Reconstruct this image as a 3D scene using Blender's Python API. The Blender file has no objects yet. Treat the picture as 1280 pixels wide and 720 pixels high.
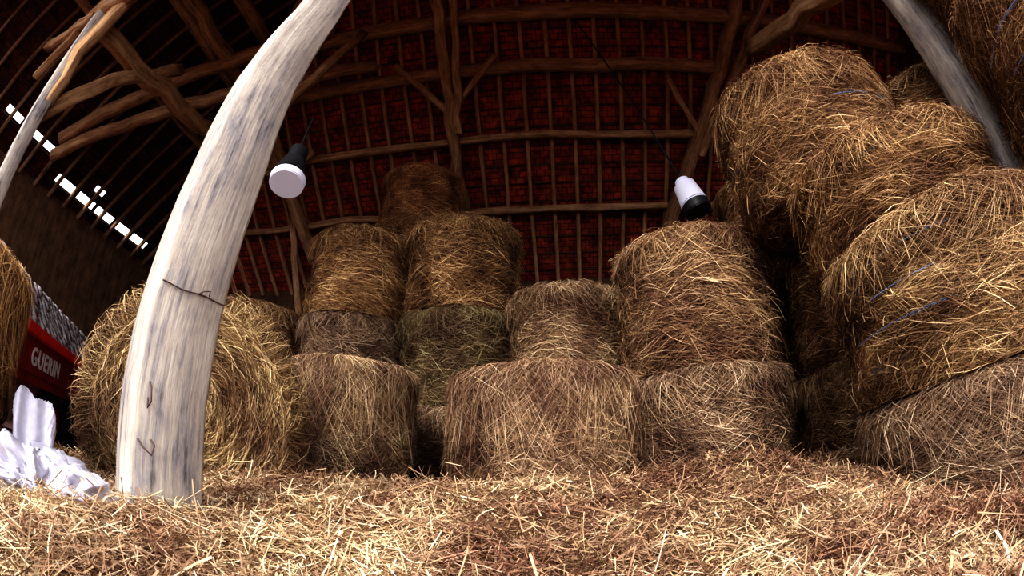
import bpy, bmesh, math, random
import numpy as np
from mathutils import Vector, Matrix, Euler

rng = np.random.default_rng(7)
random.seed(7)
scene = bpy.context.scene
coll = scene.collection
CZ = 0.45

# ------------------------------------------------------------------ helpers
def mesh_from(name, V, Fq, attrs=None, smooth=False):
    me = bpy.data.meshes.new(name)
    V = np.asarray(V, dtype=np.float32)
    Fq = np.asarray(Fq, dtype=np.int32)
    me.vertices.add(len(V)); me.vertices.foreach_set("co", V.ravel())
    n = len(Fq); k = Fq.shape[1]
    me.loops.add(n * k); me.loops.foreach_set("vertex_index", Fq.ravel())
    me.polygons.add(n)
    me.polygons.foreach_set("loop_start", np.arange(0, n * k, k, dtype=np.int32))
    try:
        me.polygons.foreach_set("loop_total", np.full(n, k, dtype=np.int32))
    except Exception:
        pass
    if smooth:
        me.polygons.foreach_set("use_smooth", np.ones(n, dtype=bool))
    me.update(calc_edges=True)
    me.validate()
    if attrs:
        for an, (kind, data) in attrs.items():
            a = me.attributes.new(an, kind, 'POINT')
            d = np.asarray(data, dtype=np.float32)
            a.data.foreach_set("value" if kind == 'FLOAT' else "vector", d.ravel())
    return me

def add_obj(name, me, mats=(), loc=(0, 0, 0), rot=(0, 0, 0), scale=(1, 1, 1), parent=None):
    ob = bpy.data.objects.new(name, me)
    coll.objects.link(ob)
    ob.location = loc; ob.rotation_euler = rot; ob.scale = scale
    if me is not None and hasattr(me, "materials") and len(me.materials) == 0:
        for m in mats: me.materials.append(m)
    if parent: ob.parent = parent
    return ob

def empty(name, loc=(0, 0, 0), rot=(0, 0, 0)):
    e = bpy.data.objects.new(name, None); coll.objects.link(e)
    e.location = loc; e.rotation_euler = rot; e.empty_display_size = 0.1
    return e

# barn axes are turned slightly against the camera
A = -0.10
def B(x, y, z):
    ca, sa = math.cos(A), math.sin(A)
    return (x * ca - (y - 7.5) * sa, 7.5 + x * sa + (y - 7.5) * ca, z)

# ------------------------------------------------------------------ materials
def newmat(name, rough=0.9, spec=0.15):
    m = bpy.data.materials.new(name); m.use_nodes = True
    nt = m.node_tree; b = nt.nodes["Principled BSDF"]
    b.inputs["Roughness"].default_value = rough
    b.inputs["Specular IOR Level"].default_value = spec
    return m, nt, b

def ramp(nt, stops):
    r = nt.nodes.new("ShaderNodeValToRGB")
    el = r.color_ramp.elements
    while len(el) < len(stops): el.new(0.5)
    for e, (p, c) in zip(el, stops):
        e.position = p; e.color = (*c, 1)
    return r

def plain(name, col, rough=0.7, spec=0.2, nscale=8, var=0.3, metallic=0.0, bump=0.1):
    m, nt, b = newmat(name, rough, spec)
    tc = nt.nodes.new("ShaderNodeTexCoord")
    n = nt.nodes.new("ShaderNodeTexNoise"); n.inputs["Scale"].default_value = nscale; n.inputs["Detail"].default_value = 6
    nt.links.new(tc.outputs["Object"], n.inputs["Vector"])
    r = ramp(nt, [(0.3, tuple(c * (1 - var) for c in col)), (0.7, tuple(min(1, c * (1 + var * .4)) for c in col))])
    nt.links.new(n.outputs["Fac"], r.inputs["Fac"]); nt.links.new(r.outputs["Color"], b.inputs["Base Color"])
    bp = nt.nodes.new("ShaderNodeBump"); bp.inputs["Strength"].default_value = bump
    nt.links.new(n.outputs["Fac"], bp.inputs["Height"]); nt.links.new(bp.outputs["Normal"], b.inputs["Normal"])
    b.inputs["Metallic"].default_value = metallic
    return m

def straw_mat(name, stops, patch=(0.46, 0.39, 0.42), objvar=True):
    m, nt, b = newmat(name, 0.8, 0.15)
    at = nt.nodes.new("ShaderNodeAttribute"); at.attribute_name = "tint"
    r = ramp(nt, stops); nt.links.new(at.outputs["Fac"], r.inputs["Fac"])
    tc = nt.nodes.new("ShaderNodeTexCoord")
    n = nt.nodes.new("ShaderNodeTexNoise"); n.inputs["Scale"].default_value = 2.2; n.inputs["Detail"].default_value = 5
    oi = nt.nodes.new("ShaderNodeObjectInfo")
    ad = nt.nodes.new("ShaderNodeVectorMath"); ad.operation = 'ADD'
    nt.links.new(tc.outputs["Object"], ad.inputs[0]); nt.links.new(oi.outputs["Location"], ad.inputs[1])
    nt.links.new(ad.outputs[0], n.inputs["Vector"])
    pr = ramp(nt, [(0.36, patch), (0.60, (1, 1, 1))])
    nt.links.new(n.outputs["Fac"], pr.inputs["Fac"])
    mx = nt.nodes.new("ShaderNodeMix"); mx.data_type = 'RGBA'; mx.blend_type = 'MULTIPLY'; mx.inputs[0].default_value = 1
    nt.links.new(r.outputs["Color"], mx.inputs[6]); nt.links.new(pr.outputs["Color"], mx.inputs[7])
    out = mx.outputs[2]
    if objvar:
        mx2 = nt.nodes.new("ShaderNodeMix"); mx2.data_type = 'RGBA'; mx2.blend_type = 'MULTIPLY'; mx2.inputs[0].default_value = 1
        nt.links.new(out, mx2.inputs[6]); nt.links.new(oi.outputs["Color"], mx2.inputs[7])
        out = mx2.outputs[2]
    nt.links.new(out, b.inputs["Base Color"])
    return m

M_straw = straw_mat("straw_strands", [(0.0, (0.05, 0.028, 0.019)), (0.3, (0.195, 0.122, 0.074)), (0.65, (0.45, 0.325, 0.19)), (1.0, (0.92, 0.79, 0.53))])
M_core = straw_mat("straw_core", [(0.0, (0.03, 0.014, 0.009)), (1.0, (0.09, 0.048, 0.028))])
M_loose = straw_mat("loose_straw", [(0.0, (0.12, 0.058, 0.036)), (0.3, (0.36, 0.225, 0.135)), (0.65, (0.66, 0.475, 0.27)), (1.0, (0.94, 0.82, 0.54))], patch=(0.55, 0.42, 0.44), objvar=False)
M_twine = plain("blue_twine", (0.14, 0.24, 0.46), 0.6)

def wood_mat(name, stops, gscale=1.0, bump=0.4, wts=(.5, .5), big=(1.2, 3.5)):
    m, nt, b = newmat(name, 0.85, 0.15)
    at = nt.nodes.new("ShaderNodeAttribute"); at.attribute_name = "gc"
    mp = nt.nodes.new("ShaderNodeMapping"); mp.inputs["Scale"].default_value = (1.2 * gscale, 22 * gscale, 22 * gscale)
    nt.links.new(at.outputs["Vector"], mp.inputs["Vector"])
    n = nt.nodes.new("ShaderNodeTexNoise"); n.inputs["Scale"].default_value = 1; n.inputs["Detail"].default_value = 8; n.inputs["Roughness"].default_value = 0.65
    nt.links.new(mp.outputs[0], n.inputs["Vector"])
    n2 = nt.nodes.new("ShaderNodeTexNoise"); n2.inputs["Scale"].default_value = 2.6; n2.inputs["Detail"].default_value = 8; n2.inputs["Roughness"].default_value = 0.7
    mp2 = nt.nodes.new("ShaderNodeMapping"); mp2.inputs["Scale"].default_value = (big[0], big[1], big[1])
    nt.links.new(at.outputs["Vector"], mp2.inputs["Vector"]); nt.links.new(mp2.outputs[0], n2.inputs["Vector"])
    mixf = nt.nodes.new("ShaderNodeMath"); mixf.operation = 'ADD'
    h1 = nt.nodes.new("ShaderNodeMath"); h1.operation = 'MULTIPLY'; h1.inputs[1].default_value = wts[0]
    h2 = nt.nodes.new("ShaderNodeMath"); h2.operation = 'MULTIPLY'; h2.inputs[1].default_value = wts[1]
    nt.links.new(n.outputs["Fac"], h1.inputs[0]); nt.links.new(n2.outputs["Fac"], h2.inputs[0])
    nt.links.new(h1.outputs[0], mixf.inputs[0]); nt.links.new(h2.outputs[0], mixf.inputs[1])
    r = ramp(nt, stops); nt.links.new(mixf.outputs[0], r.inputs["Fac"])
    nt.links.new(r.outputs["Color"], b.inputs["Base Color"])
    bp = nt.nodes.new("ShaderNodeBump"); bp.inputs["Strength"].default_value = bump; bp.inputs["Distance"].default_value = 0.02
    nt.links.new(mixf.outputs[0], bp.inputs["Height"]); nt.links.new(bp.outputs["Normal"], b.inputs["Normal"])
    return m

M_post = wood_mat("weathered_oak", [(0.34, (0.03, 0.022, 0.018)), (0.385, (0.14, 0.125, 0.12)), (0.44, (0.27, 0.25, 0.245)), (0.50, (0.39, 0.34, 0.29)), (0.60, (0.50, 0.45, 0.385))], gscale=2.2, bump=0.6, wts=(.46, .54), big=(1.1, 2.6))
M_beam = wood_mat("old_timber", [(0.34, (0.11, 0.055, 0.028)), (0.5, (0.42, 0.25, 0.13)), (0.66, (0.70, 0.47, 0.26))])
M_rafter = wood_mat("rafter_wood", [(0.34, (0.17, 0.085, 0.045)), (0.5, (0.42, 0.225, 0.125)), (0.66, (0.66, 0.40, 0.23))])
M_board = wood_mat("wall_boards", [(0.34, (0.04, 0.024, 0.015)), (0.5, (0.12, 0.068, 0.038)), (0.66, (0.22, 0.125, 0.07))])

def tile_mat(name, c1, c2, mortar=(0.035, 0.012, 0.008)):
    m, nt, b = newmat(name, 0.85, 0.15)
    at = nt.nodes.new("ShaderNodeAttribute"); at.attribute_name = "gc"
    br = nt.nodes.new("ShaderNodeTexBrick"); br.inputs["Scale"].default_value = 1.0
    br.inputs["Brick Width"].default_value = 0.17; br.inputs["Row Height"].default_value = 0.13
    br.inputs["Mortar Size"].default_value = 0.007
    br.inputs["Color1"].default_value = (*c1, 1); br.inputs["Color2"].default_value = (*c2, 1)
    br.inputs["Mortar"].default_value = (*mortar, 1)
    nt.links.new(at.outputs["Vector"], br.inputs["Vector"])
    n = nt.nodes.new("ShaderNodeTexNoise"); n.inputs["Scale"].default_value = 3.5; n.inputs["Detail"].default_value = 9; n.inputs["Roughness"].default_value = .7
    nt.links.new(at.outputs["Vector"], n.inputs["Vector"])
    r = ramp(nt, [(0.36, (0.3, 0.3, 0.33)), (0.5, (.85, .8, .75)), (0.66, (1.7, 1.5, 1.4))])
    nt.links.new(n.outputs["Fac"], r.inputs["Fac"])
    mx = nt.nodes.new("ShaderNodeMix"); mx.data_type = 'RGBA'; mx.blend_type = 'MULTIPLY'; mx.inputs[0].default_value = 1
    nt.links.new(br.outputs["Color"], mx.inputs[6]); nt.links.new(r.outputs["Color"], mx.inputs[7])
    nt.links.new(mx.outputs[2], b.inputs["Base Color"])
    bp = nt.nodes.new("ShaderNodeBump"); bp.inputs["Strength"].default_value = 0.6; bp.inputs["Distance"].default_value = 0.03
    nt.links.new(br.outputs["Fac"], bp.inputs["Height"]); bp.invert = True
    nt.links.new(bp.outputs["Normal"], b.inputs["Normal"])
    return m
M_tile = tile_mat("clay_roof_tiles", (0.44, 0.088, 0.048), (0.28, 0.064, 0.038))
M_tile2 = tile_mat("shaded_roof_tiles", (0.09, 0.030, 0.020), (0.06, 0.025, 0.017))  # hip slope shade painted in as a darker copy of the tile colour

# ------------------------------------------------------------------ timber builder
class Timber:
    def __init__(s): s.V = []; s.F = []; s.G = []; s.n = 0
    def beam(s, p0, p1, w, h, up=(0, 0, 1), jit=0.012, w1=None, h1=None, seg=0.35, mid=None, wprof=None, c=0.22):
        p0 = np.array(p0, float); p1 = np.array(p1, float)
        pts = [p0, p1] if mid is None else [p0] + [np.array(m, float) for m in mid] + [p1]
        w1 = w if w1 is None else w1; h1 = h if h1 is None else h1
        L = [0]
        for a, b_ in zip(pts[:-1], pts[1:]): L.append(L[-1] + np.linalg.norm(b_ - a))
        tot = L[-1]; ns = max(1, int(tot / seg))
        P = []
        for i in range(ns + 1):
            d = tot * i / ns
            k = 0
            while k < len(L) - 2 and d > L[k + 1]: k += 1
            t = (d - L[k]) / (L[k + 1] - L[k]); P.append(pts[k] * (1 - t) + pts[k + 1] * t)
        P = np.array(P)
        if len(pts) > 2:
            for _ in range(3):
                Q = P.copy(); Q[1:-1] = (P[:-2] + P[1:-1] * 2 + P[2:]) / 4; P = Q
        off = rng.uniform(0, 50)
        sec = [(-.5 + c * .5, -.5), (.5 - c * .5, -.5), (.5, -.5 + c * .5), (.5, .5 - c * .5), (.5 - c * .5, .5), (-.5 + c * .5, .5), (-.5, .5 - c * .5), (-.5, -.5 + c * .5)]
        base = s.n
        for i in range(ns + 1):
            d = P[min(i + 1, ns)] - P[max(i - 1, 0)]; d /= np.linalg.norm(d)
            u = np.array(up, float); u -= d * (u @ d)
            if np.linalg.norm(u) < 1e-3: u = np.array([1., 0, 0]); u -= d * (u @ d)
            u /= np.linalg.norm(u); sd = np.cross(d, u)
            t = i / ns; ww = w * (1 - t) + w1 * t; hh = h * (1 - t) + h1 * t
            if wprof: ww = np.interp(t * tot, wprof[0], wprof[1]); hh = ww * h / w
            j = rng.normal(0, jit, 3)
            for (a, b_) in sec:
                q = P[i] + sd * a * ww + u * b_ * hh + j + rng.normal(0, jit * .35, 3)
                s.V.append(q); s.G.append((tot * t + off, a * ww + off, b_ * hh))
            s.n += 8
        for i in range(ns):
            for k in range(8):
                a = base + i * 8 + k; b_ = base + i * 8 + (k + 1) % 8
                s.F.append((a, b_, b_ + 8, a + 8))
        e = base + ns * 8
        for o in (base, e):
            s.F += [(o, o + 1, o + 2, o + 3), (o, o + 3, o + 4, o + 7), (o + 4, o + 5, o + 6, o + 7)]
    def make(s, name, mat, parent=None):
        me = mesh_from(name, s.V, s.F, {"gc": ('FLOAT_VECTOR', s.G)})
        return add_obj(name, me, [mat], parent=parent)

# ------------------------------------------------------------------ room shell
YE, ZE, SL = 10.0, 4.65, 0.83
YR, ZR = 4.0, 4.65 + 0.83 * 6.0
XL, XR, YF = -9.2, 9.0, -0.5
cosS = 1 / math.sqrt(1 + SL * SL)

def zback(y): return ZE + SL * (YE - y)
def zfront(y): return ZR - SL * (YR - y)
def zleft(x): return ZE + SL * (x - XL)

V = []; Fc = []; G = []
def quad(pts, gcs):
    o = len(V); V.extend(pts); G.extend(gcs); Fc.append((o, o + 1, o + 2, o + 3))
def bq(a, b, c, d, ga, gb, gc_, gd): quad([B(*a), B(*b), B(*c), B(*d)], [ga, gb, gc_, gd])
# back slope
ys = np.linspace(YE, YR, 13)
for y0, y1 in zip(ys[:-1], ys[1:]):
    x0 = XL + (YE - y0); x1 = XL + (YE - y1)
    s0 = (YE - y0) / cosS; s1 = (YE - y1) / cosS
    bq((x0, y0, zback(y0)), (XR, y0, zback(y0)), (XR, y1, zback(y1)), (x1, y1, zback(y1)), (x0, s0, 0), (XR, s0, 0), (XR, s1, 0), (x1, s1, 0))
# front slope
ys = np.linspace(YF, YR, 10)
for y0, y1 in zip(ys[:-1], ys[1:]):
    x0 = y0 - 7.2; x1 = y1 - 7.2
    s0 = (y0) / cosS; s1 = (y1) / cosS
    bq((x0, y0, zfront(y0)), (XR, y0, zfront(y0)), (XR, y1, zfront(y1)), (x1, y1, zfront(y1)), (x0, s0, 0), (XR, s0, 0), (XR, s1, 0), (x1, s1, 0))
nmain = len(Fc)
# left hip slope with open tile gaps
rows = [XL, -8.98, -8.83, -8.66, -8.54, -8.0, -7.4, -6.8, -6.2, -5.6, -5.0, -4.4, -3.8, -3.2]
holes = {1: [(4.1, 4.7), (4.85, 5.4), (5.5, 6.1), (6.2, 6.7), (6.85, 7.4)], 3: [(2.0, 2.5), (2.8, 3.2), (3.3, 3.7), (1.0, 1.6), (5.1, 5.4)]}
for i, (x0, x1) in enumerate(zip(rows[:-1], rows[1:])):
    lo0 = max(YF, x0 + 7.2); lo1 = max(YF, x1 + 7.2); hi0 = YE - (x0 - XL); hi1 = YE - (x1 - XL)
    if i in holes:
        c = [h for hh in sorted(holes[i]) for h in hh]
        segs = []
        bounds = [("lo",)] + [(v,) for v in c] + [("hi",)]
        for k in range(0, len(bounds), 2):
            segs.append((bounds[k][0], bounds[k + 1][0]))
    else: segs = [("lo", "hi")]
    for a, b_ in segs:
        a0 = lo0 if a == "lo" else a; a1 = lo1 if a == "lo" else a
        b0 = hi0 if b_ == "hi" else b_; b1 = hi1 if b_ == "hi" else b_
        s0 = (x0 - XL) / cosS; s1 = (x1 - XL) / cosS
        bq((x0, a0, zleft(x0)), (x0, b0, zleft(x0)), (x1, b1, zleft(x1)), (x1, a1, zleft(x1)), (a0, s0, 0), (b0, s0, 0), (b1, s1, 0), (a1, s1, 0))
cme = mesh_from("ceiling", V, Fc, {"gc": ('FLOAT_VECTOR', G)})
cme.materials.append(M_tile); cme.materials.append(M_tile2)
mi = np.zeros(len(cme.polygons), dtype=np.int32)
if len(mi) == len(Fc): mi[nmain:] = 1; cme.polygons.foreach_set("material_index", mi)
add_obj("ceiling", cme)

# rafters + battens
T = Timber(); TL = Timber()
x = XL + 0.3
while x < XR:
    y_hi = YR if x > -3.2 else YE - (x - XL)
    if YE - y_hi > 0.3:
        T.beam(B(x, YE, zback(YE) - .09), B(x, y_hi, zback(y_hi) - .09), .075, .10, seg=1.5, jit=.01)
    y_lo = YF if x > YF - 7.2 else None
    if y_lo is not None:
        yh = YR if x > -3.2 else x + 7.2
        if yh > y_lo + .2: T.beam(B(x, y_lo, zfront(y_lo) - .09), B(x, yh, zfront(yh) - .09), .075, .10, seg=1.5, jit=.01)
    x += 0.46
y = YF + .2
while y < YE:
    hi = min(-3.2, XL + (YE - y)); hi = min(hi, y - 7.2) if y < YR else hi
    if hi > XL + .2: TL.beam(B(XL, y, zleft(XL) - .09), B(hi, y, zleft(hi) - .09), .075, .10, seg=1.5, jit=.01)
    y += 0.5
raf = empty("ceiling_rafters")
T.make("rafters_main_slopes", M_rafter, raf)
M_rafd = wood_mat("shaded_rafter_wood", [(0.34, (0.06, 0.032, 0.02)), (0.5, (0.21, 0.12, 0.07)), (0.66, (0.40, 0.25, 0.15))])  # darker rafter copy: shade of the hip slope put into the wood colour
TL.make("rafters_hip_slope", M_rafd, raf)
T = Timber()
s = 0.2
while s < 6.0:
    y = YE - s; T.beam(B(XL + s, y, zback(y) - .02), B(XR, y, zback(y) - .02), .04, .025, seg=6, jit=.004)
    xx = XL + s
    T.beam(B(xx, max(YF, xx + 7.2), zleft(xx) - .02), B(xx, YE - s, zleft(xx) - .02), .04, .025, seg=6, jit=.004)
    s += 0.30
T.make("ceiling_battens", M_board)

# purlins (follow the slope, under the rafters)
T = Timber()
for (y, w, h) in [(8.57, .10, .13), (7.42, .12, .15), (6.36, .20, .24), (5.55, .22, .28), (4.4, .2, .26)]:
    xl = XL + (YE - y)
    T.beam(B(xl, y, zback(y) - .24), B(XR, y, zback(y) - .24), w, h, jit=.02, seg=1.0)
    if y < 8:
        xs = xl
        T.beam(B(xs, max(0, xs + 7.2), zleft(xs) - .24), B(xs, y, zleft(xs) - .24), w, h, jit=.02, seg=1.0)
for y in (1.2, 2.8):
    T.beam(B(y - 7.2, y, zfront(y) - .26), B(XR, y, zfront(y) - .26), .2, .24, jit=.02, seg=1.0)
T.beam(B(XL, YE, ZE - .2), B(-3.2, YR, ZR - .2), .18, .2, jit=.02, seg=1.0)
T.make("purlins", M_beam)

# trusses
def truss(name, xb, yb, xt, yt, xf, yf):
    T = Timber()
    zb = lambda Y, x: zback((Y - 7.5) + 7.5 + .1 * x) - .42
    p0 = (xb, yb, zb(yb, xb)); p1 = (xt, yt, zb(yt, xt))
    d = np.array(p1) - np.array(p0)
    foot = tuple(np.array(p0) - d * .3); head = tuple(np.array(p1) + d * .22)
    T.beam(foot, head, .19, .24, jit=.02, w1=.22, h1=.26)
    off = np.array([.30, 0, -.25])
    T.beam(np.array(p0) + d * .45 + off * .4, np.array(head) + off * 1.4, .14, .18, jit=.02)
    T.beam((xf, yf, 6.95), head, .2, .26, jit=.02)
    for sx in (-1, 1):
        a = np.array(p0) + d * .52 + np.array([0, 0, -.02]); b_ = a + d * .22; b_[0] += sx * .95; b_[1] -= sx * .095
        T.beam(a, b_, .10, .12, jit=.008)
    T.make(name, M_beam)
    return head
truss("roof_truss", -.88, 8.9, -1.4, 5.2, -.75, 1.35)
truss("roof_truss", 3.07, 8.93, 4.13, 5.1, 3.4, 1.38)
truss("roof_truss", -4.6, 9.0, -5.2, 7.2, -5.35, 2.15)

# braces in the upper left and right
T = Timber()
T.beam((-5.35, 2.15, 3.6), (-4.1, 2.3, 6.7), .16, .22, jit=.02, mid=[(-4.9, 2.2, 5.3)])
T.beam((-5.35, 2.15, 3.4), (-5.3, 4.2, 5.9), .15, .2, jit=.02, mid=[(-5.33, 3.2, 4.9)])
T.beam((-5.35, 2.15, 5.2), (-7.4, 2.4, 5.55), .16, .2, jit=.02)
T.beam((-5.35, 2.12, 5.2), (-1.0, 1.7, 5.7), .2, .26, jit=.02)
T.beam((-5.35, 2.3, 5.0), (-5.2, 7.3, 5.9), .20, .26, jit=.02)
T.beam((-3.6, 5.2, 5.6), (-2.7, 5.5, 7.7), .12, .16, jit=.02)
T.beam((-6.9, 2.4, 4.7), (-5.35, 2.15, 5.9), .12, .16, jit=.02)
T.beam((-5.1, 9.0, 6.2), (-4.35, 9.0, 3.4), .11, .14, jit=.015)
T.beam((-8.5, 4.25, 5.2), (-3.5, 5.75, 8.2), .20, .26, jit=.02)
T.beam((-8.6, 4.26, 4.85), (-2.6, 6.45, 7.75), .17, .22, jit=.02)
T.beam((3.32, 1.4, 5.0), (2.3, 2.4, 6.4), .16, .22, jit=.02)
T.beam((3.32, 1.45, 4.3), (3.5, 4.2, 5.9), .2, .24, jit=.02)
T.make("timber_braces", M_beam)

# front posts (weathered)
def post(pts, prof, up=(.30, 1, 0)):
    T = Timber()
    T.beam(pts[0], pts[-1], prof[1][0], prof[1][0] * .8, up=up, jit=.0025, seg=.1, mid=pts[1:-1], wprof=prof, c=.10)
    return T.make("timber_post", M_post)
main_post = post([(-1.135, 1.3, 0), (-1.13, 1.3, .3), (-1.125, 1.3, .86), (-1.08, 1.3, 1.26), (-1.04, 1.3, 1.94), (-.905, 1.32, 2.55), (-.77, 1.35, 3.6), (-.72, 1.35, 7.0)],
     ([0, .6, 1.3, 2.0, 2.6, 7], [.275, .27, .26, .225, .18, .16]), up=(-.85, .53, 0))
post([(3.32, 1.38, 0), (3.30, 1.38, 1.5), (3.28, 1.38, 3.2), (3.4, 1.38, 7.0)], ([0, 7], [.38, .30]))
post([(-5.35, 2.15, 0), (-5.4, 2.15, 2.5), (-5.3, 2.15, 4.2), (-5.35, 2.15, 6.6)], ([0, 7], [.27, .24]))
# iron wire tie and hooks on the near post
M_iron = plain("rusty_iron", (.10, .06, .05), .7, .3)
def tube(name, pts, rad, mat, parent):
    cu = bpy.data.curves.new(name, 'CURVE'); cu.dimensions = '3D'; cu.bevel_depth = rad; cu.bevel_resolution = 2
    sp = cu.splines.new('POLY'); sp.points.add(len(pts) - 1)
    for p, q in zip(sp.points, pts): p.co = (*q, 1)
    ob = bpy.data.objects.new(name, cu); coll.objects.link(ob); cu.materials.append(mat); ob.parent = parent
    return ob
nx_, ny_ = .85, -.53
tx_, ty_ = .53, .85
def face_pt(s, z, o=.0):
    cx = np.interp(z, [.3, .86, 1.26, 1.94], [-1.13, -1.125, -1.08, -1.04]); hw = np.interp(z, [0, .6, 1.3, 2], [.275, .27, .26, .225]) * .8 / 2
    return (cx + nx_ * (hw + .006 + o) + tx_ * s, 1.3 + ny_ * (hw + .006 + o) + ty_ * s, z)
tube("wire_tie", [face_pt(s, .935 + .003 * math.sin(s * 40), .0) for s in np.linspace(-.12, .13, 16)], .0025, M_iron, main_post)
tube("wire_end", [face_pt(.02, .937, .002), face_pt(.03, .945, .02), face_pt(.05, .95, .03), face_pt(.055, .935, .02)], .0025, M_iron, main_post)
tube("hook_upper", [face_pt(-.09, .62, .0), face_pt(-.09, .60, .03), face_pt(-.085, .56, .03), face_pt(-.09, .54, .01), face_pt(-.09, .57, .0)], .003, M_iron, main_post)
tube("hook_lower", [face_pt(-.11, .44, .0), face_pt(-.10, .42, .03), face_pt(-.07, .40, .04), face_pt(-.06, .43, .03), face_pt(-.065, .445, .0)], .0035, M_iron, main_post)

# walls, floor
def slab(name, pts, mat, gcs=None, th=.12):
    me = bpy.data.meshes.new(name)
    n = len(pts)
    P = [Vector(p) for p in pts]; nm = (P[1] - P[0]).cross(P[2] - P[0]).normalized() * th
    me.from_pydata([tuple(p) for p in P] + [tuple(p + nm) for p in P], [], [tuple(range(n)), tuple(range(2 * n - 1, n - 1, -1))] + [(i, (i + 1) % n, n + (i + 1) % n, n + i) for i in range(n)])
    a = me.attributes.new("gc", 'FLOAT_VECTOR', 'POINT')
    for i in range(2 * n):
        v = me.vertices[i].co
        a.data[i].vector = (v.z * 1.0, (v.x + v.y) * .35, 0)
    return add_obj(name, me, [mat])
slab("wall_back", [B(XR, YE, 0), B(XL, YE, 0), B(XL, YE, ZE), B(XR, YE, ZE)], M_board)
slab("wall_left", [B(XL, YE, 0), B(XL, YF, 0), B(XL, YF, ZE), B(XL, YE, ZE)], M_board)
slab("wall_right", [B(XR, YF, 0), B(XR, YE, 0), B(XR, YE, ZE), B(XR, YR, ZR), B(XR, YF, zfront(YF))], M_board)
M_floor = plain("earth_floor", (0.14, 0.07, 0.06), 0.95, .1, 5, .5, bump=.5)
slab("floor", [(-30, -30, 0), (30, -30, 0), (30, 30, 0), (-30, 30, 0)], M_floor, th=-.1)

# ------------------------------------------------------------------ straw strands
def ribbons(C, W_, tint):
    N, K, _ = C.shape
    V = np.stack([C - W_, C + W_], axis=2).reshape(N * K * 2, 3)
    base = (np.arange(N) * K * 2)[:, None]
    k = np.arange(K - 1)[None, :] * 2
    a = base + k
    F = np.stack([a, a + 1, a + 3, a + 2], axis=2).reshape(-1, 4)
    t = np.repeat(tint, K * 2)
    return V, F, t

def snoise(p, seed, sc=1.0, octv=7):
    r = np.random.default_rng(seed); out = np.zeros(len(p))
    for i in range(octv):
        k = r.normal(0, 1, 3) * sc * (1.5 ** i) ; out += np.sin(p @ k * 2.2 + r.uniform(0, 6.28)) / (1.35 ** i)
    return out / 3.0

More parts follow.
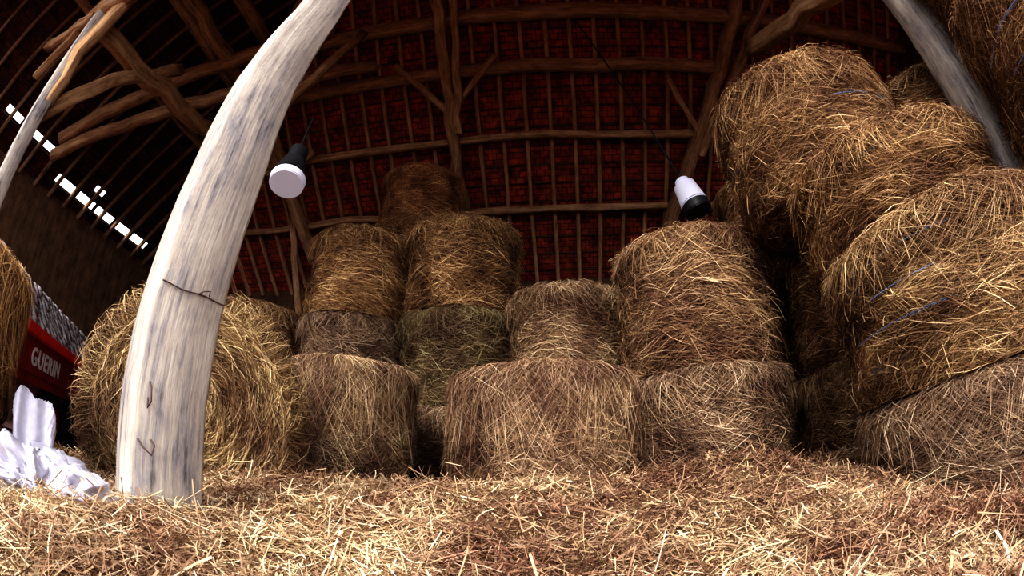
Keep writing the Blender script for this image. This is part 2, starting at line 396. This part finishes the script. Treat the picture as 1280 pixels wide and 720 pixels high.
def bale_mesh(name, seed, n_side=21000, n_top=3000, n_rim=2800, messy=0.5, twine=False, wid=.0020, droop=.22, loosep=.15, lmul=.85, lump=.045):
    r = np.random.default_rng(seed)
    prof = [(0, 0), (.35, 0), (.62, .0), (.70, .03), (.73, .1)] + [(.735 + .02 * math.sin(math.pi * t), .1 + 1.0 * t) for t in np.linspace(.06, .94, 14)] + [(.725, 1.1), (.69, 1.16), (.61, 1.19), (.35, 1.21), (0, 1.21)]
    prof = np.array(prof); nseg = 72; K = len(prof)
    ang = np.linspace(0, 2 * math.pi, nseg, endpoint=False)
    Vc = np.zeros((nseg, K, 3))
    Vc[:, :, 0] = np.cos(ang)[:, None] * prof[None, :, 0]; Vc[:, :, 1] = np.sin(ang)[:, None] * prof[None, :, 0]; Vc[:, :, 2] = prof[None, :, 1]
    def disp(P):
        return snoise(P, seed + 1, 1.5) * lump + snoise(P, seed + 2, 5) * .018
    P = Vc.reshape(-1, 3); d = disp(P)
    sc = 1 + d / .73
    P = P * np.stack([sc, sc, 1 + d * .3], 1)
    F0 = []
    for i in range(nseg):
        for j in range(K - 1):
            a = i * K + j; b_ = ((i + 1) % nseg) * K + j
            F0.append((a, b_, b_ + 1, a + 1))
    Vall = [P]; Fall = [np.array(F0)]; Tall = [r.uniform(0, 1, len(P))]; cnt = len(P); mats = [np.ones(len(F0), dtype=np.int32)]
    S = np.linspace(-1, 1, 4)[None, :]
    def add(C, dirn, nrm, width, tint, mi=0, taper=(.5, 1, 1, .4)):
        nonlocal cnt
        side = np.cross(dirn, nrm); side /= np.linalg.norm(side, axis=-1, keepdims=True) + 1e-9
        tw = r.normal(0, .6, (C.shape[0], 1, 1))
        wv = side * np.cos(tw) + nrm * np.sin(tw)
        tp = np.array(taper)[None, :, None] if len(taper) == C.shape[1] else 1.0
        V, F, t = ribbons(C, wv * width[:, None, None] * tp, tint)
        Vall.append(V); Fall.append(F + cnt); Tall.append(t); cnt += len(V); mats.append(np.full(len(F), mi, dtype=np.int32))
    # side strands
    N = n_side
    a0 = r.uniform(0, 2 * math.pi, N); z0 = r.uniform(0.01, 1.19, N)
    L = r.uniform(.03, .17, N) * r.choice([1, 1.6], N) * lmul
    pb = np.stack([np.cos(a0) * .73, np.sin(a0) * .73, z0], 1)
    al = snoise(pb, seed + 8, 2.2) * messy * 1.2 + r.normal(0, messy * .7, N)
    flip = r.random(N) < .15; al[flip] = r.uniform(-1.57, 1.57, flip.sum())
    dd = disp(pb)
    off = np.abs(r.normal(0, .016, N)) + .004
    edge = np.clip((np.abs(z0 - .6) - .5) / .1, 0, 1) * .04
    bend = r.normal(0, .4, N)
    loose = (r.random(N) < loosep) * r.uniform(.01, .11, N)
    ang = a0[:, None] + S * (L * np.cos(al))[:, None] / .74
    z = z0[:, None] + S * (L * np.sin(al))[:, None] + bend[:, None] * L[:, None] * S ** 2 * .4 - loose[:, None] * ((S + 1) / 2) ** 2 * .8
    z = np.clip(z, .0, 1.23)
    rr = (.738 + .02 * np.sin(np.pi * z) + dd[:, None] + off[:, None] - edge[:, None]) + loose[:, None] * (S + 1) / 2 - .006 * S ** 2
    C = np.stack([np.cos(ang) * rr, np.sin(ang) * rr, z], 2)
    dirn = np.gradient(C, axis=1); nrm = np.stack([np.cos(ang), np.sin(ang), np.zeros_like(ang)], 2)
    patchy = snoise(pb, seed + 5, 3.5) * .20
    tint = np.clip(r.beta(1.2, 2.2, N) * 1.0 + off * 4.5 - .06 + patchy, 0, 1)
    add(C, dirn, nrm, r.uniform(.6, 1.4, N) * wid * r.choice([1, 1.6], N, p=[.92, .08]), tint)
    # face strands (both faces, spiral)
    for zf, sg in ((1.21, 1), (0.0, -1)):
        N = n_top if sg > 0 else n_top // 2
        rad = np.sqrt(r.uniform(0, 1, N)) * .71; a0 = r.uniform(0, 2 * math.pi, N); L = r.uniform(.04, .17, N)
        al = r.normal(0, .40, N)
        ang = a0[:, None] + S * (L * np.cos(al) / np.maximum(rad, .12))[:, None]
        rr = np.clip(rad[:, None] + S * (L * np.sin(al))[:, None], .0, .75)
        off = np.abs(r.normal(0, .014, N)) + .003
        rp = rad + .02 * np.sin(a0 * 3)
        zz = zf + sg * (off[:, None] + .014 * np.sin(rp * 60)[:, None] - np.clip(rr - .62, 0, 1) * .35 + (r.random(N) < .07)[:, None] * (S + 1) * .03)
        C = np.stack([np.cos(ang) * rr, np.sin(ang) * rr, zz], 2)
        dirn = np.gradient(C, axis=1); nrm = np.zeros_like(C); nrm[:, :, 2] = 1
        tint = np.clip(r.beta(1.3, 2.1, N) + .16 * np.sin(rp * 60) + off * 4.5 - .03, 0, 1)
        add(C, dirn, nrm, r.uniform(.6, 1.4, N) * wid, tint)
    # rim fringe draping over the top edge
    N = n_rim
    a0 = r.uniform(0, 2 * math.pi, N) ; L = r.uniform(.2, 1.3, N) * droop * (1 + .5 * np.sin(a0 * 5 + seed) )
    q = (S + 1) / 2
    side = r.normal(0, .9, N)
    rr = .64 + .14 * np.clip(q * 2.2, 0, 1) + r.uniform(0, .11, N)[:, None] * q
    zz = 1.19 + r.uniform(0, .06, N)[:, None] - (q ** 2) * L[:, None]
    ang = a0[:, None] + q * (side * L)[:, None] * 1.8
    C = np.stack([np.cos(ang) * rr, np.sin(ang) * rr, zz], 2)
    dirn = np.gradient(C, axis=1); nrm = np.stack([np.cos(ang), np.sin(ang), np.zeros_like(ang) + .3], 2)
    add(C, dirn, nrm, r.uniform(.6, 1.3, N) * wid, np.clip(r.beta(1.6, 1.8, N) + .03, 0, 1))
    if twine:
        a = r.uniform(0, 6.28, 26); zt = np.repeat(np.array([.2, .45, .7, .95]), 7)[:26]
        s8 = np.linspace(-1, 1, 8)[None, :]
        Lt = r.uniform(.08, .4, 26)
        ang = a[:, None] + s8 * Lt[:, None]; z = zt[:, None] + .03 * np.sin(ang * 3) + .01 * s8
        dd = disp(np.stack([np.cos(a) * .73, np.sin(a) * .73, zt], 1))
        rr = .800 + dd[:, None] + 0 * s8
        C = np.stack([np.cos(ang) * rr, np.sin(ang) * rr, z], 2)
        dirn = np.gradient(C, axis=1); nrm = np.stack([np.cos(ang), np.sin(ang), np.zeros_like(ang)], 2)
        add(C, dirn, nrm, np.full(26, .0026), np.full(26, .5), 2)
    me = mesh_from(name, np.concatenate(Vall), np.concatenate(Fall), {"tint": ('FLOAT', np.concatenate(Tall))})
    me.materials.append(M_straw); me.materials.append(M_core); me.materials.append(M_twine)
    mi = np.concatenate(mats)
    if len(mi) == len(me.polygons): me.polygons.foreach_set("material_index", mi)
    return me

MB = [bale_mesh("bale_mesh_a", 11), bale_mesh("bale_mesh_b", 23, messy=.65), bale_mesh("bale_mesh_c", 37, messy=.5)]
M_face = bale_mesh("bale_mesh_face", 51, n_side=20000, n_top=18000, n_rim=2600, messy=.6, wid=.0021, droop=.25)
M_drape = bale_mesh("bale_mesh_drape", 67, n_side=29000, n_top=4000, n_rim=8000, messy=.8, wid=.0018, droop=.42, loosep=.18, lump=.055)
M_pile = bale_mesh("bale_mesh_pile", 83, n_side=40000, n_top=6000, n_rim=6000, messy=.75, wid=.00165, droop=.30, loosep=.20, twine=True, lmul=.75, lump=.06)

def bale(x, y, z, r=.75, h=1.2, mesh=None, tilt=(0, 0), col=(1, 1, 1), rot=None):
    me = mesh if mesh is not None else random.choice(MB)
    ob = add_obj("round_straw_bale", me, (), (x, y, z), (tilt[0], tilt[1], random.uniform(0, 6.28)) if rot is None else rot, (r / .76, r / .76, h / 1.21))
    ob.color = (*col, 1)
    return ob
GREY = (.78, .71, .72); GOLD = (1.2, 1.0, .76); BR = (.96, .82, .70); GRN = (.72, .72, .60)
def stack(x, y, r, h, n, col=None, jit=.04, rs=None):
    for i in range(n):
        c = col[i] if col else (1, 1, 1)
        bale(x + random.uniform(-jit, jit), y + random.uniform(-jit, jit), i * h, (rs[i] if rs else r) * random.uniform(.97, 1.02), h, col=c,
             tilt=(0, 0) if i == 0 else (random.uniform(-.025, .025), random.uniform(-.03, .03)))

# centre front
bale(.26, 3.98, 0, .69, 1.24, mesh=M_drape, col=(1.05, .94, .90))
bale(-1.54, 4.34, 0, .61, 1.36, mesh=M_drape, col=(1.0, .93, .86))
# lying bale behind the post, round face towards the opening
bale(-2.40, 3.14, .62, .67, 1.12, mesh=M_face, rot=Euler((math.radians(88), 0, math.radians(36)), 'XYZ'), col=(1.08, 1.0, .82))
stack(.60, 5.42, .66, 1.22, 2, [(1, .9, .85), (1.04, .95, .88)])
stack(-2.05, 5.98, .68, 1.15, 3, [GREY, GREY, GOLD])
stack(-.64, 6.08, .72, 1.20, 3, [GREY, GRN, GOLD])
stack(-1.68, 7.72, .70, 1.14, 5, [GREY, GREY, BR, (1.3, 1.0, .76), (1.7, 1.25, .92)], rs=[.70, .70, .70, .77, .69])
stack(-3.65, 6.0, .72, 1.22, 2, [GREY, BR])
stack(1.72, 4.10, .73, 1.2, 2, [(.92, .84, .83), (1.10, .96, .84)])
stack(3.5, 5.2, .74, 1.3, 3, [BR, (1.2, .98, .76), (1.35, 1.08, .82)])  # upper bales tinted brighter, golden light put into their colour
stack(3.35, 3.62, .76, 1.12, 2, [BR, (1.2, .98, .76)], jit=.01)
# right hand pile
bale(2.48, 1.66, 0, .72, .60, mesh=M_drape, col=(.94, .87, .88))
bale(2.44, 1.66, .60, .76, .78, mesh=M_pile, col=(1.12, 1.0, .83), tilt=(-.02, .02))
bale(2.74, 2.16, 1.38, .80, .80, mesh=M_pile, col=(1.2, 1.02, .82))
bale(2.66, 2.85, 2.20, .80, 1.14, mesh=M_pile, col=(1.2, 1.02, .82), tilt=(0, -.03))
stack(4.15, 2.45, .74, 1.13, 2, [BR, BR], jit=.01)
bale(4.1, 2.3, 2.28, .74, 1.0, col=BR)
bale(3.22, .5, 0, .68, .75, col=BR); bale(3.22, .5, .75, .68, .75, col=BR)
bale(3.3, .40, 1.5, .72, 1.1, mesh=M_pile, col=(1.2, 1.0, .80)); bale(3.35, .42, 2.6, .72, 1.0, col=(1.2, .96, .78))
stack(5.0, 4.0, .75, 1.2, 3, [BR, BR, BR])
# left edge bale, sagging towards the opening
bale(-2.36, .58, .02, .585, .94, mesh=M_drape, col=GOLD, rot=Euler((0, .10, 2.0), 'XYZ'))

# ------------------------------------------------------------------ loose straw heap
def hs(x, y):
    sm = lambda a, b, t: np.clip((t - a) / (b - a), 0, 1) ** 2 * (3 - 2 * np.clip((t - a) / (b - a), 0, 1))
    h = .13 + .215 * sm(.5, 2.7, y)
    h = h - .19 * sm(3.0, 4.2, y)
    h = h - .22 * sm(1.1, 2.1, x) * (1 - sm(1.8, 3.0, y)) * sm(.2, 1.2, y)
    h = h - .11 * sm(-1.1, -1.9, x) * 1.0
    P = np.stack([x, y, x * 0], 1)
    h = h + snoise(P, 5, 1.1) * .04 + snoise(P, 9, 4) * .028
    cl = snoise(P, 77, 2.6, 4)
    h = h + .045 * np.clip(cl, 0, 1) ** 1.0 * sm(1.0, 1.8, y)
    h = h + .12 * np.exp(-((x - 1.25) ** 2 / .25 + (y - 2.6) ** 2 / .2)) + .015 * np.exp(-((x + .9) ** 2 / .2 + (y - 1.2) ** 2 / .1))
    h = h + .10 * np.exp(-((x - 1.7) ** 2 / .06 + (y - 1.9) ** 2 / .08)) + .04 * np.exp(-((x - .2) ** 2 / .3 + (y - 2.3) ** 2 / .06))
    ed = np.minimum.reduce([sm(-3.3, -2.4, x), 1 - sm(3.4, 4.6, x), sm(-1.6, -.4, y), 1 - sm(5.2, 6.2, y)])
    return np.maximum(h, .03) * ed + .002
nx, ny = 220, 210
X, Y = np.meshgrid(np.linspace(-3.4, 4.7, nx), np.linspace(-1.7, 6.3, ny), indexing='ij')
Hh = hs(X.ravel(), Y.ravel())
V = np.stack([X.ravel(), Y.ravel(), Hh], 1)
idx = np.arange(nx * ny).reshape(nx, ny)
F = np.stack([idx[:-1, :-1], idx[1:, :-1], idx[1:, 1:], idx[:-1, 1:]], 2).reshape(-1, 4)
N = 190000
r = rng
dist = .5 + 3.9 * r.uniform(0, 1, N) ** 1.35; az = np.radians(r.uniform(-80, 80, N))
px = np.sin(az) * dist; py = np.cos(az) * dist
ok = (px > -3) & (px < 4.3); px, py, dist = px[ok], py[ok], dist[ok]; N = len(px)
S = np.linspace(-1, 1, 4)[None, :]
th = r.uniform(0, 2 * math.pi, N); ti = r.normal(0, .34, N); L = r.uniform(.008, .04, N) * r.choice([1, 1.6, 3.2], N, p=[.7, .22, .08]) * (0.75 + .12 * dist)
up = r.random(N) < .025; ti[up] = r.uniform(.4, 1.2, up.sum())
D = np.stack([np.cos(th) * np.cos(ti), np.sin(th) * np.cos(ti), np.sin(ti)], 1)
off = np.abs(r.normal(0, .022, N)) + .003
Cn = np.stack([px, py, hs(px, py) + off + np.abs(D[:, 2]) * L * .5], 1)
nr = np.cross(D, r.normal(0, 1, (N, 3))); nr /= np.linalg.norm(nr, axis=1, keepdims=True)
bend = r.normal(0, .14, N) * L
C = Cn[:, None, :] + D[:, None, :] * (S * L[:, None])[:, :, None] + nr[:, None, :] * (bend[:, None] * S ** 2)[:, :, None]
side = np.cross(D, np.array([0, 0, 1.]) + r.normal(0, .5, (N, 3))); side /= np.linalg.norm(side, axis=1, keepdims=True)
wv = np.repeat((side * (r.uniform(.5, 1.4, N) * .0013 * (0.8 + .25 * dist) * np.where(r.random(N) < .08, 1.9, 1))[:, None])[:, None, :], 4, axis=1)
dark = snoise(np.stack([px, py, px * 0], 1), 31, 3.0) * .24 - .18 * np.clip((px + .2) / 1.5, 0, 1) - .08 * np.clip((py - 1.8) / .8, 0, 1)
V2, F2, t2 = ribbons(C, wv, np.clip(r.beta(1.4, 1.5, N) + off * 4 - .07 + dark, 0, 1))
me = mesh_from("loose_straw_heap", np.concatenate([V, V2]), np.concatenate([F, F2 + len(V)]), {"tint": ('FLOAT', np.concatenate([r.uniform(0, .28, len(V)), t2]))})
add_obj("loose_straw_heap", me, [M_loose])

# ------------------------------------------------------------------ farm trailer with slates
def box(name, c, d, mat, parent, rot=(0, 0, 0), bev=.01):
    me = bpy.data.meshes.new(name)
    bm = bmesh.new(); bmesh.ops.create_cube(bm, size=1)
    for v in bm.verts: v.co = Vector((v.co.x * d[0], v.co.y * d[1], v.co.z * d[2]))
    bmesh.ops.bevel(bm, geom=bm.edges[:], offset=bev, segments=2, affect='EDGES')
    bm.to_mesh(me); bm.free()
    return add_obj(name, me, [mat], c, rot, parent=parent)
def cyl(name, c, r, h, mat, parent, rot=(0, 0, 0), r2=None, seg=40):
    me = bpy.data.meshes.new(name); bm = bmesh.new()
    bmesh.ops.create_cone(bm, cap_ends=True, segments=seg, radius1=r, radius2=r if r2 is None else r2, depth=h)
    bmesh.ops.bevel(bm, geom=[e for e in bm.edges if len(e.link_faces) == 2 and e.calc_face_angle(0) > 1], offset=min(r, h) * .1, segments=2, affect='EDGES')
    for f in bm.faces: f.smooth = True
    bm.to_mesh(me); bm.free()
    try: me.set_sharp_from_angle(angle=.7)
    except Exception: pass
    return add_obj(name, me, [mat], c, rot, parent=parent)
M_red = plain("red_paint", (.85, .025, .015), .45, .4, 3, .2)
M_redd = plain("dark_red_paint", (.28, .012, .018), .5, .4, 3, .4)
M_white = plain("white_paint", (.9, .9, .9), .5, .3)
M_black = plain("black_rubber", (.015, .015, .017), .6, .3)
M_slate = plain("weathered_slate", (.38, .33, .33), .85, .2, 14, .6)
tr = empty("farm_trailer", (-4.85, 3.40, 0), (0, 0, math.atan2(.84, -.54)))
X0, X1 = -1.6, 3.2
Lg = X1 - X0; XM = (X0 + X1) / 2
box("bed", (XM, .85, .70), (Lg, 1.7, .12), M_redd, tr)
box("side_board", (XM, 0, .90), (Lg, .05, .34), M_redd, tr)
box("top_rail", (XM, -.05, 1.12), (Lg + .05, .14, .10), M_red, tr)
box("far_side_board", (XM, 1.7, .90), (Lg, .05, .34), M_redd, tr)
for sx in (X0, X1): box("end_board", (sx, .85, .9), (.05, 1.7, .34), M_redd, tr)
for sx in (XM - .5, XM + .5):
    for yy in (.12, 1.5):
        cyl("wheel", (sx, yy, .34), .34, .2, M_black, tr, (math.pi / 2, 0, 0)); cyl("hub", (sx, yy - .02, .34), .15, .22, M_redd, tr, (math.pi / 2, 0, 0))
V = []; F = []
for row in range(10):
    for k in range(int((Lg - .2) / .13)):
        x0 = X0 + .06 + k * .13 + (row % 2) * .06; y0 = .04 + row * .06; z0 = 1.15 + row * .066
        j = rng.normal(0, .008, 3); o = len(V)
        dx, dy, dz = .118, .075, .09
        for (a, b_, c) in [(0, 0, 0), (1, 0, 0), (1, 1, 1), (0, 1, 1)]:
            V.append((x0 + a * dx + j[0], y0 + b_ * dy + j[1], z0 + c * dz + j[2]))
        for (a, b_, c) in [(0, 0, 0), (1, 0, 0), (1, 1, 1), (0, 1, 1)]:
            V.append((x0 + a * dx + j[0], y0 + b_ * dy + j[1] + .02, z0 + c * dz + j[2] - .03))
        F += [(o, o + 1, o + 2, o + 3), (o, o + 4, o + 5, o + 1), (o + 1, o + 5, o + 6, o + 2), (o + 2, o + 6, o + 7, o + 3), (o + 3, o + 7, o + 4, o), (o + 7, o + 6, o + 5, o + 4)]
add_obj("slate_load", mesh_from("slate_load", V, F), [M_slate], parent=tr)
box("load_core", (XM, 1.15, 1.22), (Lg - .15, 1.0, .95), M_slate, tr)
cu = bpy.data.curves.new("lettering", 'FONT'); cu.body = "GUERIN"; cu.size = .24; cu.extrude = .004; cu.align_x = 'CENTER'; cu.space_character = 1.15; cu.offset = .006
tx = bpy.data.objects.new("lettering", cu); coll.objects.link(tx); cu.materials.append(M_white); tx.parent = tr
tx.location = (-.32, -.035, .82); tx.rotation_euler = (math.pi / 2, 0, 0)

# ------------------------------------------------------------------ sacks
M_sack = plain("woven_sack", (.50, .48, .55), .55, .3, 40, .12, bump=.15)
def crumple(name, dims, seed, amp=.25, parent=None, loc=(0, 0, 0), rot=(0, 0, 0), flat=None):
    n, k = 90, 60
    u, v = np.meshgrid(np.linspace(0, 2 * math.pi, n, endpoint=False), np.linspace(.02, math.pi - .02, k), indexing='ij')
    cp = lambda t, e: np.sign(t) * np.abs(t) ** e
    P = np.stack([cp(np.sin(v), .6) * cp(np.cos(u), .5), cp(np.sin(v), .6) * cp(np.sin(u), .5), cp(np.cos(v), .7)], 2).reshape(-1, 3)
    ridge = lambda s_, f: 1 - 2 * np.abs(snoise(P, s_, f, 2))
    d = 1 + amp * (.6 * ridge(seed, 1.3) + .4 * ridge(seed + 3, 2.6) + .25 * ridge(seed + 5, 4.5))
    P = P * d[:, None] * np.array(dims)
    if flat is not None: P = flat(P)
    idx = np.arange(n * k).reshape(n, k); F = []
    for i in range(n):
        for j in range(k - 1): F.append((idx[i, j], idx[i, j + 1], idx[(i + 1) % n, j + 1], idx[(i + 1) % n, j]))
    return add_obj(name, mesh_from(name, P, F, smooth=False), [M_sack], loc, rot, parent=parent)
sk = empty("feed_sacks", (-1.5, 1.0, .145))
def taper(P):
    P = P.copy(); t = (P[:, 2] + .15) / .30; P[:, 0] *= .70 + .45 * t; P[:, 0] += -.05 * t; P[:, 1] *= 1.2 - .95 * np.clip(t, 0, 1); P[:, 1] += .014 * np.sin(P[:, 0] * 80 + P[:, 2] * 12); P[:, 2] += .012 * np.sin(P[:, 0] * 40) * np.clip(t, 0, 1); return P
crumple("standing_sack", (.085, .05, .15), 3, .14, sk, (-.09, .08, .17), (0, 0.12, .9), taper)
crumple("fallen_sack", (.17, .11, .05), 8, .7, sk, (-.08, -.08, .06), (.1, .05, .7))
crumple("fallen_sack", (.14, .10, .055), 14, .7, sk, (.12, .08, .07), (.0, .2, .2))
crumple("fallen_sack", (.13, .09, .055), 21, .7, sk, (-.3, -.16, .07), (.1, .1, 1.2))
crumple("fallen_sack", (.10, .07, .05), 33, .7, sk, (.02, -.02, .09), (.3, .2, 2.0))

# ------------------------------------------------------------------ lamps
M_lampb = plain("lamp_black", (.02, .02, .022), .4, .4)
M_lampw, nt, b = newmat("lamp_diffuser", .35, .4)
b.inputs["Base Color"].default_value = (.72, .71, .80, 1)
b.inputs["Emission Color"].default_value = (.85, .83, 1, 1); b.inputs["Emission Strength"].default_value = .12
L1 = empty("barn_lamp", (-2.04, 3.4, 2.84), (math.radians(-18), math.radians(-6), 0))
cyl("diffuser", (0, 0, .03), .17, .08, M_lampw, L1, r2=.18); cyl("reflector", (0, 0, .20), .18, .26, M_lampb, L1, r2=.12); cyl("housing", (0, 0, .42), .10, .22, M_lampb, L1)
cyl("suspension_rod", (0, 0, .85), .012, .7, M_lampb, L1)
L2 = empty("barn_lamp", (2.12, 4.62, 3.34), (math.radians(-8), math.radians(-14), 0))
cyl("diffuser", (0, 0, .18), .17, .30, M_lampw, L2, r2=.135); cyl("housing", (0, 0, -.03), .17, .12, M_lampb, L2); cyl("cap", (0, 0, .36), .09, .08, M_lampw, L2)
cyl("suspension_rod", (0, 0, 2.3), .012, 3.9, M_lampb, L2)

# ------------------------------------------------------------------ light
w = bpy.data.worlds.new("world"); scene.world = w; w.use_nodes = True
bg = w.node_tree.nodes["Background"]; bg.inputs[0].default_value = (.90, .91, 1, 1); bg.inputs[1].default_value = 2.5
sl = bpy.data.lights.new("sun", 'SUN'); sl.energy = 4.0; sl.angle = math.radians(24); sl.color = (1, .97, .93)
so = bpy.data.objects.new("sun", sl); coll.objects.link(so)
d = Vector((.35, 1, -.62)); so.rotation_euler = d.to_track_quat('-Z', 'Y').to_euler()

# ------------------------------------------------------------------ camera (wide action-camera lens)
cam = bpy.data.cameras.new("camera"); co = bpy.data.objects.new("camera", cam); coll.objects.link(co)
co.location = (0, 0, CZ); co.rotation_euler = (math.radians(90 + 22), 0, 0)
cam.lens = 17.44; cam.sensor_width = 36; cam.clip_start = .02
cam.type = 'PANO'
for tgt in (cam, getattr(cam, "cycles", None)):
    if tgt is None: continue
    try:
        tgt.panorama_type = 'FISHEYE_EQUISOLID'; tgt.fisheye_lens = 17.44; tgt.fisheye_fov = math.pi
    except Exception as e:
        print("pano", e)
scene.camera = co
try:
    scene.view_settings.view_transform = 'Standard'; scene.view_settings.look = 'High Contrast'
except Exception as e: print(e)
